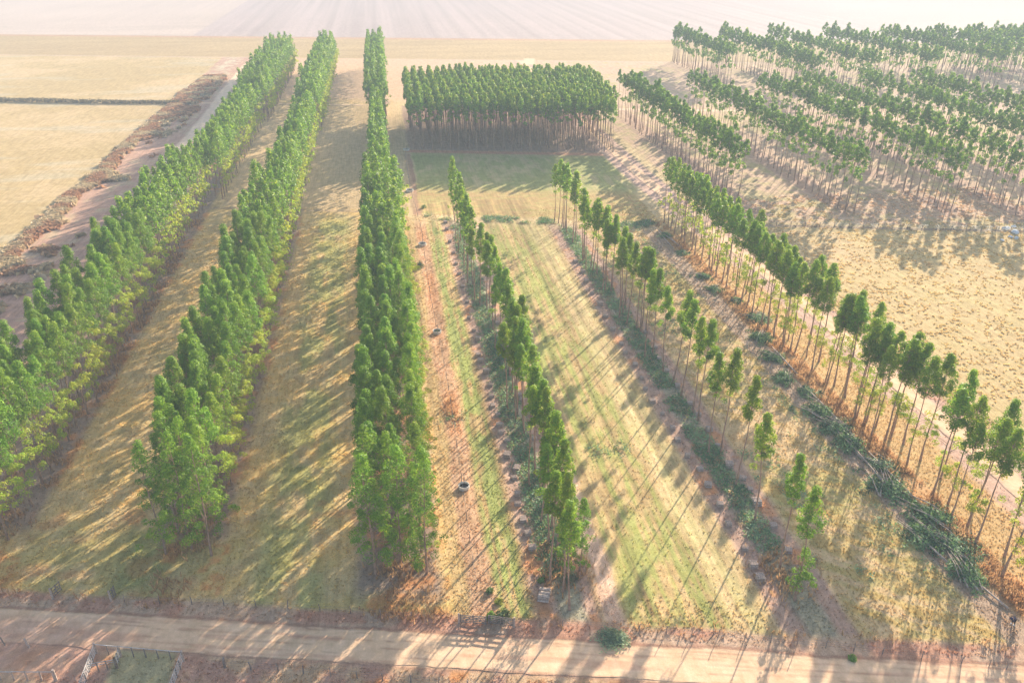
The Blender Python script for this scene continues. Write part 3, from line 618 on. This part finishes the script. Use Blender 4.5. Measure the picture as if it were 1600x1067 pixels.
# felled trunks
logs = [((1575, 952), (1512, 902)), ((1528, 925), (1500, 895)), ((1430, 782), (1352, 705)), ((1395, 775), (1330, 700)), ((1502, 872), (1440, 805)), ((1480, 882), (1425, 835)), ((1246, 588), (1205, 545)), ((1340, 690), (1262, 612)), ((1060, 385), (1022, 358)), ((1052, 390), (1028, 364)), ((1068, 392), (1040, 366)), ((1350, 722), (1290, 655))]
logs.sort(key=lambda p: -p[0][1])
for i, (a, b_) in enumerate(logs):
    X0, Y0 = W(*G(*a)); X1, Y1 = W(*G(*b_)); L = math.hypot(X1 - X0, Y1 - Y0); ang = math.atan2(Y1 - Y0, X1 - X0)
    b = MB(); z = .28 + .12 * (i % 3); b.tube([(0, 0, z * .7), (L * .3, .06, z), (L * .7, -.05, z), (L, .05, z + .1)], [.14, .125, .10, .06], 8, 0, 1)
    o = b.build('felled_trunk', [M['barkpale'], M['logend']], None, True); o.location = (X0, Y0, 0); o.rotation_euler = (0, 0, ang)
    tag(o, 'pale stripped trunk on the ground, %s from the road, beside the felled crowns' % nth(i + 1), 'felled trunk', 'felled trunks along the side track row')

# ------------------------------------------------------------ firewood stacks
def stack_mesh(seed, wide=1.1, rows=4, deep=1.15):
    rg = random.Random(seed); b = MB(); z = .0; r = .115
    for k in range(rows):
        n = int(wide / (r * 2)) - (k % 2) - (1 if k == rows - 1 and seed % 2 else 0)
        for j in range(n):
            x = (j - (n - 1) / 2) * r * 2.02 + rg.uniform(-.02, .02); rr = r * rg.uniform(.82, 1.05); e = rg.uniform(-.06, .06)
            b.tube([(x, -deep / 2 + e, z + r), (x + rg.uniform(-.03, .03), deep / 2 + e, z + r)], rr, 8, 0, 1)
        z += r * 1.78
    me_o = b.build('firewood_stack', [M['logside'], M['logend']]); me_ = me_o.data; bpy.data.objects.remove(me_o); return me_
sm = [stack_mesh(i, *p) for i, p in enumerate(((1.2, 3), (1.0, 3), (1.35, 4), (1.3, 3)))]
L1 = [(851,930),(832,859),(826,836),(821,810),(812,787),(810,771),(807,747),(806,735),(795,709),(792,690),(786,677),(782,666),(781,651),(773,634),(769,619),(765,602),(758,581),(749,566),(750,556),(745,531),(743,519),(735,496),(728,472),(722,448),(716,428),(713,412),(707,395),(703,378),(698,360),(697,348)]
L2 = [(867,771),(853,724),(835,685),(832,662),(825,645),(819,628),(814,617),(808,595),(803,581),(797,566),(791,541),(786,530),(778,505),(770,478)]
L3 = [(1190,905),(1176,881),(1164,855),(1141,818),(1126,789),(1110,759),(1091,734),(1076,710),(1062,690),(1050,668),(1035,645),(1022,628),(1011,608),(1000,590),(991,571),(979,552),(970,537),(958,515),(948,495),(938,478),(928,460),(917,440),(908,424),(899,410)]
L4 = [(1234,860),(1206,824),(1184,789),(1171,765),(1163,747),(1142,731),(1125,698),(1105,672),(1090,650),(1075,630),(1055,602),(1039,580),(1029,561),(1026,545),(1010,520)]
rs = random.Random(9)
for lst, where in ((L1, 'left of the thin row'), (L2, 'right of the thin row'), (L3, 'left of the sparse row'), (L4, 'right of the sparse row')):
    for i, p in enumerate(lst):
        X, Y = W(*G(*p)); X += rs.uniform(-.35, .35); Y += rs.uniform(-.5, .5); o = link('firewood_stack', sm[rs.randrange(4)]); o.location = (X, Y, 0); o.rotation_euler = (0, 0, 1.57 + rs.uniform(-.3, .3)); s = rs.uniform(.62, .95); o.scale = (s * rs.uniform(.9, 1.3), s, s)
        if i == 0 and lst is L1: o.scale = (2.2, 1.15, 1.2)
        tag(o, 'small stack of cut firewood logs, %s from the road, %s' % (nth(i + 1), where), 'firewood stack', 'firewood stacks in lines along the thinned rows')

# ------------------------------------------------------------ troughs
def trough(px, py, r, label, mat='concrete', h=.55):
    X, Y = W(*G(px, py)); root = empty('water_trough', (X, Y, 0)); n = 28
    V = []; prof = [(r, 0), (r * 1.03, h * .5), (r * 1.0, h), (r * .90, h), (r * .86, h * .35)]
    for (q, z) in prof:
        for j in range(n): V.append((q * math.cos(6.2832 * j / n), q * math.sin(6.2832 * j / n), z))
    f = [(i * n + j, i * n + (j + 1) % n, (i + 1) * n + (j + 1) % n, (i + 1) * n + j) for i in range(4) for j in range(n)]
    me = bpy.data.meshes.new('basin'); me.from_pydata(V, [], f); me.update(); link('basin', me, M[mat], root)
    b = MB(); b.tube([(0, 0, h * .40), (0, 0, h * .42)], r * .865, n); b.build('water', M['water'], root)
    b = MB(); b.box((0, r * .9, .7), (.10, .10, 1.4)); b.tube([(0, r * .9, .75), (0, r * .3, .7)], .03, 6); b.build('inlet_post', M['wood'], root)
    tag(root, label, 'trough', 'round troughs along the post line')
trough(725, 762, .78, 'white round trough with dark inside, on the post line nearest the road')
trough(683, 520, .80, 'round pale trough on the post line, halfway along the middle belt')
trough(660, 383, .95, 'round grey-white trough on the post line near the far end of the firewood')
trough(635, 235, 1.1, 'pale round trough at the near left corner of the square tree block')
trough(640, 299, 1.1, 'pale round trough on the post line where the mown strip begins')

# ------------------------------------------------------------ fences
def fence(name, pts, label, hgt=1.35, r=.06, wires=(.5, .9, 1.2), jitter=.05, mat='wood', rails=False, thick=.03, big=()):
    X0, Y0 = W(*pts[0]); root = empty(name, (X0, Y0, 0)); rf = random.Random(len(pts) * 7)
    loc = []
    for i, p in enumerate(pts):
        X, Y = W(*p); loc.append((X - X0, Y - Y0))
        b = MB(); rr = r * (2.0 if i in big else rf.uniform(.85, 1.2)); hh = hgt * (1.15 if i in big else rf.uniform(.9, 1.08))
        b.tube([(0, 0, -.1), (rf.gauss(0, jitter) * .5, rf.gauss(0, jitter) * .5, hh * .6), (rf.gauss(0, jitter), rf.gauss(0, jitter), hh)], [rr * 1.1, rr, rr * .9], 6)
        o = b.build('post', M[mat], root); o.location = (X - X0, Y - Y0, 0)
    b = MB()
    for z in wires:
        if rails:
            for a, c in zip(loc[:-1], loc[1:]): b.tube([(a[0], a[1], z), (c[0], c[1], z + rf.uniform(-.04, .04))], thick, 5)
        else: b.tube([(a[0], a[1], z) for a in loc], thick, 4)
    if wires: b.build('rails' if rails else 'wires', M['woodpale' if rails else 'wire'], root)
    tag(root, label, 'fence'); return root
rf = random.Random(4)
pp = [(999, 992), (1041, 996), (1081, 998), (1122, 1001), (1163, 1006), (1204, 1010), (1245, 1014), (1290, 1018), (1334, 1023), (1378, 1029), (1440, 1035), (1502, 1043), (1545, 1048), (1572, 1052), (1610, 1057)]
ppg = [G(879, 980)] + [G(x, y - 6) for x, y in pp]
fence('wire_fence', ppg, 'post and wire fence on the grass side of the road right of the gate', 1.3, .045, (.35, .7, 1.05), thick=.008)
fence('wire_fence', [G(x, y) for x, y in ((643, 967), (595, 963), (548, 958), (500, 955), (450, 951), (400, 948), (350, 946), (300, 944), (250, 943), (195, 940))], 'sparse post and wire fence between the gates and the left belts', 1.2, .05, (.4, .9), thick=.008)
fence('wire_fence', [G(x, y) for x, y in ((352, 1042), (392, 1046), (435, 1049), (474, 1052), (517, 1056), (558, 1060), (598, 1063), (642, 1067), (686, 1071), (730, 1075), (772, 1079), (815, 1083))], 'row of low dark posts along the near side of the road', 1.25, .07, (.4, .8, 1.1), thick=.008, big=(0,))
mf = [(6.9 + .25 * math.sin(v * .07) + (-.9 if v > 190 else 0) * min(1, (v - 190) / 30), v) for v in np.arange(68.5, 270, 4.1) if True]
mf = [p for p in mf if min(abs(p[1] - q) for q in (87.5, 135.5, 183)) > 1.3]
fence('post_line', mf, 'long line of thin posts running from the gate up between middle belt and thin row', 1.35, .05, (.5, 1.0), thick=.008)
fence('cross_fence', [vw(u, 204.6) for u in np.arange(88, 172, 3.6)], 'dark wire fence crossing the right pasture before the right-hand rows', 1.3, .08, (.3, .6, .9, 1.15), thick=.025)
# dark low hedge between the two left pastures
def hedge():
    rg = np.random.default_rng(30); n = 9000; u = rg.uniform(-270, -88, n); v = 368.5 + (-88 - u) * .245 + rg.normal(0, .8, n) + (fbm(u, u * 0, 20, 2, 80) - .5) * 2
    X = u * cA + v * sA; Y = -u * sA + v * cA; h = rg.uniform(.05, 1.0, n) * (1.1 + fbm(u, v, 6, 2, 81) * .8)
    P = np.stack([X, Y, h], -1); d = rg.normal(0, 1, (n, 3)); V, f, T = leaves(P, d, .8, .4, 0, rgb(.15, .125, .09) * rg.uniform(.6, 1.3, (n, 1)), .6, rg)
    me = npmesh('low_hedge', V, f, T); me.materials.append(M['cut']); tag(link('low_hedge', me), 'thin dark low hedge dividing the two pale pastures at upper left', 'hedge')
hedge()

# ------------------------------------------------------------ gates, pens
def plank_gate(name, a, b_, label, h=1.35, open_=0, rails=5, post=True, cat='gate'):
    """wooden gate between two field points"""
    X0, Y0 = W(*a); X1, Y1 = W(*b_); L = math.hypot(X1 - X0, Y1 - Y0); ang = math.atan2(Y1 - Y0, X1 - X0)
    root = empty(name, (X0, Y0, 0), ang)
    for k in range(rails):
        b = MB(); b.box((L / 2, 0, .2 + k * (h - .3) / (rails - 1)), (L, .04, .12)); b.build('rail', M['wood'], root)
    for x in (.05, L / 2, L - .05): b = MB(); b.box((x, .047, h / 2 + .03), (.12, .05, h - .08)); b.build('upright', M['wood'], root)
    for (xa, za, xb, zb) in ((.1, .18, L / 2, h - .15), (L - .1, .18, L / 2, h - .15)):
        b = MB(); b.tube([(xa, -.067, za), (xb, -.067, zb)], .045, 5); b.build('brace', M['wood'], root)
    if post:
        b = MB(); b.tube([(-.12, 0, -.1), (-.12, 0, h + .15)], [.13, .11], 8); b.build('gate_post', M['logside'], root)
    tag(root, label, cat); return root
g0, g1, g2, g3 = G(719, 973), G(760, 976), G(762, 977), G(802, 979)
plank_gate('field_gate', g0, g1, 'weathered plank gate, left half of the pair beside the dirt road')
plank_gate('field_gate', (g3[0], g3[1]), (g2[0] + .1, g2[1] + .3), 'weathered plank gate, right half of the pair beside the dirt road')
plank_gate('field_gate', G(84, 934), G(97, 922), 'small pale gate standing end-on by the verge at far left', 1.5, rails=4)
plank_gate('field_gate', G(175, 938), G(182, 929), 'smaller pale gate end-on, right of the far-left one', 1.5, rails=4)
def top(px, py, h=1.4): return G(px, py, h)
def lerp(a, b, n): return [(a[0] + (b[0] - a[0]) * i / n, a[1] + (b[1] - a[1]) * i / n) for i in range(n + 1)]
TL, TR, BL, BR = top(146, 1006), top(283, 1018), top(112, 1095), top(252, 1100)
pen = empty('corral', (*W(*TL), 0)); tag(pen, 'weathered rail corral with a green patch inside at the bottom left', 'corral')
PX0, PY0 = W(*TL)
def penside(a, b_, n, rails, corner=True, th=.045, h=1.4):
    pts = lerp(a, b_, n); bb = MB()
    for i, p in enumerate(pts):
        X, Y = W(*p); q = MB(); big = corner and i in (0, n); r = .15 if big else .07
        if i < n or not corner or n == 2: q.tube([(0, 0, -.1), (0, 0, h + (.15 if big else 0))], [r, r * .85], 7); o = q.build('post', M['logside' if big else 'wood'], pen); o.location = (X - PX0, Y - PY0, 0)
    for z in rails:
        A_, B_ = W(*pts[0]), W(*pts[-1]); bb.tube([(A_[0] - PX0, A_[1] - PY0, z), (B_[0] - PX0, B_[1] - PY0, z)], th, 5)
    bb.build('rails', M['woodpale'], pen)
penside(TL, TR, 7, (1.38,)); penside(BL, TL, 6, (.35, .7, 1.05, 1.38), th=.05); penside(TR, BR, 6, (.35, .7, 1.05, 1.38), th=.04); penside(BR, BL, 6, (.7, 1.3,))
P1, P2 = top(184, 1011), top(178, 1029); P3 = top(135, 1037); penside(P1, P2, 2, (.4, .8, 1.2), th=.05); penside(P2, P3, 3, (1.0, 1.3))
fence('rail_fence', [top(x, 1049, 1.3) for x in (82, 60, 38, 17, -4, -26, -48)], 'low rail fence with dark posts at the bottom left corner', 1.35, .085, (1.28,), .02, 'logside', True, .045, big=(0,))
for k, (px, py, lb) in enumerate(((46, 1011, 'short dark leaning post standing alone left of the corral'), (8, 1008, 'thin grey post alone at the left edge above the rail fence'))):
    X, Y = W(*G(px, py)); b = MB(); r = .13 if k == 0 else .07; b.tube([(0, 0, -.1), (-.15, .05, .6), (-.3, .1, 1.2)], [r, r, r * .85], 7); o = b.build('post', M['logside' if k == 0 else 'wood']); o.name = 'fence_post'; o.location = (X, Y, 0); tag(o, lb, 'post')

# ------------------------------------------------------------ shrubs
def shrub(px, py, r, h, label, c0, c1, seed, q=700):
    X, Y = W(*G(px, py)); root = empty('shrub', (X, Y, 0)); rg = np.random.default_rng(seed); n = q
    d = rg.normal(0, 1, (n, 3)); d[:, 2] = np.abs(d[:, 2]); d /= np.linalg.norm(d, axis=1)[:, None]
    P = d * rg.uniform(.45, 1, (n, 1)) * np.array([r, r, h]); P += .18 * r * np.sin(P[:, [1, 2, 0]] * 5 / r); P[:, 2] = np.abs(P[:, 2]) + .05
    t = rg.random((n, 1)); V, f, T = leaves(P, d, .26, .12, .2, rgb(*c0) * (1 - t) + rgb(*c1) * t, .6, rg)
    me = npmesh('foliage', V, f, T); me.materials.append(M['cut']); link('foliage', me, None, root)
    b = MB()
    for k in range(5): a = k * 1.3; b.tube([(0, 0, 0), (r * .3 * math.cos(a), r * .3 * math.sin(a), h * .5), (r * .6 * math.cos(a), r * .6 * math.sin(a), h * .85)], [.04, .03, .01], 4)
    b.build('stems', M['bark'], root); tag(root, label, 'shrub')
shrub(766, 968, .5, 1.3, 'bright green bush growing behind the middle of the gates', (.10, .22, .03), (.22, .34, .05), 1)
shrub(785, 966, 1.0, 1.1, 'dark green bush behind the right half of the gates', (.03, .07, .03), (.07, .13, .05), 2)
shrub(765, 925, .5, .6, 'small green plant in the grass up the post line from the gates', (.08, .16, .05), (.18, .26, .08), 3, 300)
shrub(779, 941, .5, .5, 'yellow-green weed behind the gates', (.30, .34, .05), (.42, .42, .08), 4, 300)
shrub(888, 908, 1.2, .8, 'grey-green bush at the near foot of the thin row', (.12, .16, .10), (.26, .28, .18), 5)
shrub(846, 908, .5, .5, 'small green weed beside the near end of the thin row', (.08, .17, .04), (.16, .26, .07), 6, 300)
shrub(1332, 1030, .5, .4, 'single green weed on the red verge at lower right', (.12, .26, .04), (.22, .36, .06), 7, 260)
shrub(656, 418, 1.0, 1.7, 'dark green bush at the right edge of the middle belt', (.04, .09, .04), (.09, .16, .06), 8)
shrub(682, 521, .5, .7, 'small dark bush beside the halfway trough', (.06, .12, .05), (.14, .2, .08), 12, 300)
shrub(662, 325, .8, 1.0, 'green bush right of the post line beyond the trough', (.10, .2, .05), (.2, .3, .08), 13, 300)

# ------------------------------------------------------------ pale boulders by the cross fence
rb = np.random.default_rng(12)
for i, (px, py, s, lb) in enumerate(((1572, 358, 1.0, 'pale boulder under the cross fence at right edge, farthest left'), (1586, 364, 1.1, 'largest pale boulder just below the cross fence at the right edge'), (1579, 371, .6, 'small pale boulder below the largest one at right'), (1588, 373, .7, 'pale boulder nearest the camera in the cluster at right'), (1566, 376, .5, 'smallest pale boulder, alone in the grass at right'), (1584, 355, .7, 'pale boulder topmost in the cluster at right edge'))):
    import bmesh
    bm = bmesh.new(); bmesh.ops.create_icosphere(bm, subdivisions=3, radius=1)
    off_ = rb.random(3) * 9
    for q in bm.verts:
        c = q.co; n_ = math.sin(c.x * 3 + off_[0]) * math.cos(c.y * 2.6 + off_[1]) * .18 + math.sin(c.z * 5 + off_[2]) * .08; q.co = Vector((c.x * 1.0, c.y * .7, c.z * .55)) * (1 + n_)
    me = bpy.data.meshes.new('boulder'); bm.to_mesh(me); bm.free(); o = link('boulder', me, M['rock']); X, Y = W(*G(px, py)); o.location = (X, Y, .25 * s); o.scale = (s, s, s); o.rotation_euler = (0, 0, i * 1.3)
    tag(o, lb, 'boulder', 'pale boulders at the right edge')

# ------------------------------------------------------------ person bending over at the right edge
def skin(name, pts, edges, radii, mat, parent, sub=2):
    me = bpy.data.meshes.new(name); me.from_pydata(pts, edges, []); o = link(name, me, mat, parent)
    md = o.modifiers.new('skin', 'SKIN')
    for i, r in enumerate(radii): me.skin_vertices[0].data[i].radius = (r, r) if not isinstance(r, tuple) else r
    me.skin_vertices[0].data[0].use_root = True
    s = o.modifiers.new('sub', 'SUBSURF'); s.levels = sub; s.render_levels = sub
    return o
X, Y = W(*G(1583, 975)); pr = empty('person', (X, Y, 0), R(200))
tag(pr, 'person in dark navy clothes bending over at the lower right edge', 'person')
M['skin'] = simple('skin', (.36, .21, .14), .6, .05); M['navy'] = simple('navy_cloth', (.035, .035, .09), .9, .2); M['dark'] = simple('dark_trousers', (.03, .03, .04), .9, .2); M['white'] = simple('white_cloth', (.7, .7, .7), .8, .05)
P = [(0, 0, .92), (.16, 0, 1.02), (.36, 0, 1.10), (.50, 0, 1.10), (.58, 0, 1.06), (.68, 0, 1.00), (.76, 0, .94),      # pelvis spine neck head
     (.0, .11, .86), (.08, .13, .48), (-.05, .14, .08), (.10, .15, .03), (0, -.11, .86), (.14, -.13, .48), (.02, -.14, .08), (.17, -.15, .03),
     (.46, .19, 1.05), (.52, .24, .78), (.60, .20, .54), (.46, -.19, 1.05), (.55, -.24, .78), (.64, -.18, .54)]
E = [(0, 1), (1, 2), (2, 3), (3, 4), (4, 5), (5, 6), (0, 7), (7, 8), (8, 9), (9, 10), (0, 11), (11, 12), (12, 13), (13, 14), (3, 15), (15, 16), (16, 17), (3, 18), (18, 19), (19, 20)]
rad = [.13, .125, .15, .13, .055, .10, .085, .09, .06, .042, .035, .09, .06, .042, .035, .06, .045, .032, .06, .045, .032]
skin('body', P, E, rad, M['skin'], pr)
skin('shirt', [P[0], P[1], P[2], P[3], P[15], P[16], P[18], P[19]], [(0, 1), (1, 2), (2, 3), (3, 4), (4, 5), (3, 6), (6, 7)], [.15, .15, .175, .155, .08, .062, .08, .062], M['navy'], pr)
skin('trousers', [P[0], P[7], P[8], P[9], P[11], P[12], P[13]], [(0, 1), (1, 2), (2, 3), (0, 4), (4, 5), (5, 6)], [.155, .11, .08, .065, .11, .08, .065], M['dark'], pr)
b = MB(); b.tube([(.62, 0, 1.13), (.69, 0, 1.12), (.74, 0, 1.12)], [.17, .13, .08], 12); b.build('cap', M['navy'], pr)
for s in (1, -1):
    b = MB(); hx, hy, hz = P[17 if s > 0 else 20]; b.tube([(hx, hy, hz + .03), (hx + .01, hy, hz - .05)], [.035, .038], 8)
    for k in range(4): b.tube([(hx - .03 + k * .02, hy, hz - .05), (hx - .03 + k * .022, hy - s * .015, hz - .09), (hx - .03 + k * .022, hy - s * .035, hz - .115 + .008 * abs(k - 1))], [.010, .009, .007], 5)
    b.tube([(hx + .035, hy, hz - .0), (hx + .06, hy - s * .02, hz - .05)], [.012, .008], 5); b.build('hand', M['skin'], pr)
b = MB(); b.box((.0, .14, .05), (.27, .11, .1)); b.box((.08, -.14, .05), (.27, .11, .1)); b.build('shoes', M['white'], pr)

# ------------------------------------------------------------ the air
HD = .00060
bm_ = MB(); x0, x1, y0, y1, z0, z1 = -4600, 4600, -1400, 7000, -1.5, 74
bm_.box(((x0 + x1) / 2, (y0 + y1) / 2, (z0 + z1) / 2), (x1 - x0, y1 - y0, z1 - z0))
hz = bpy.data.materials.new('haze'); hz.use_nodes = True; t = hz.node_tree; t.nodes.clear()
o_ = t.nodes.new('ShaderNodeOutputMaterial'); pv = t.nodes.new('ShaderNodeVolumePrincipled')
pv.inputs['Color'].default_value = (.45, .545, .66, 1); pv.inputs['Density'].default_value = HD; pv.inputs['Anisotropy'].default_value = 0
t.links.new(pv.outputs[0], o_.inputs['Volume'])
ho = bm_.build('haze', hz); tag(ho, 'thin pale haze over the plantation', None, None, 'stuff')
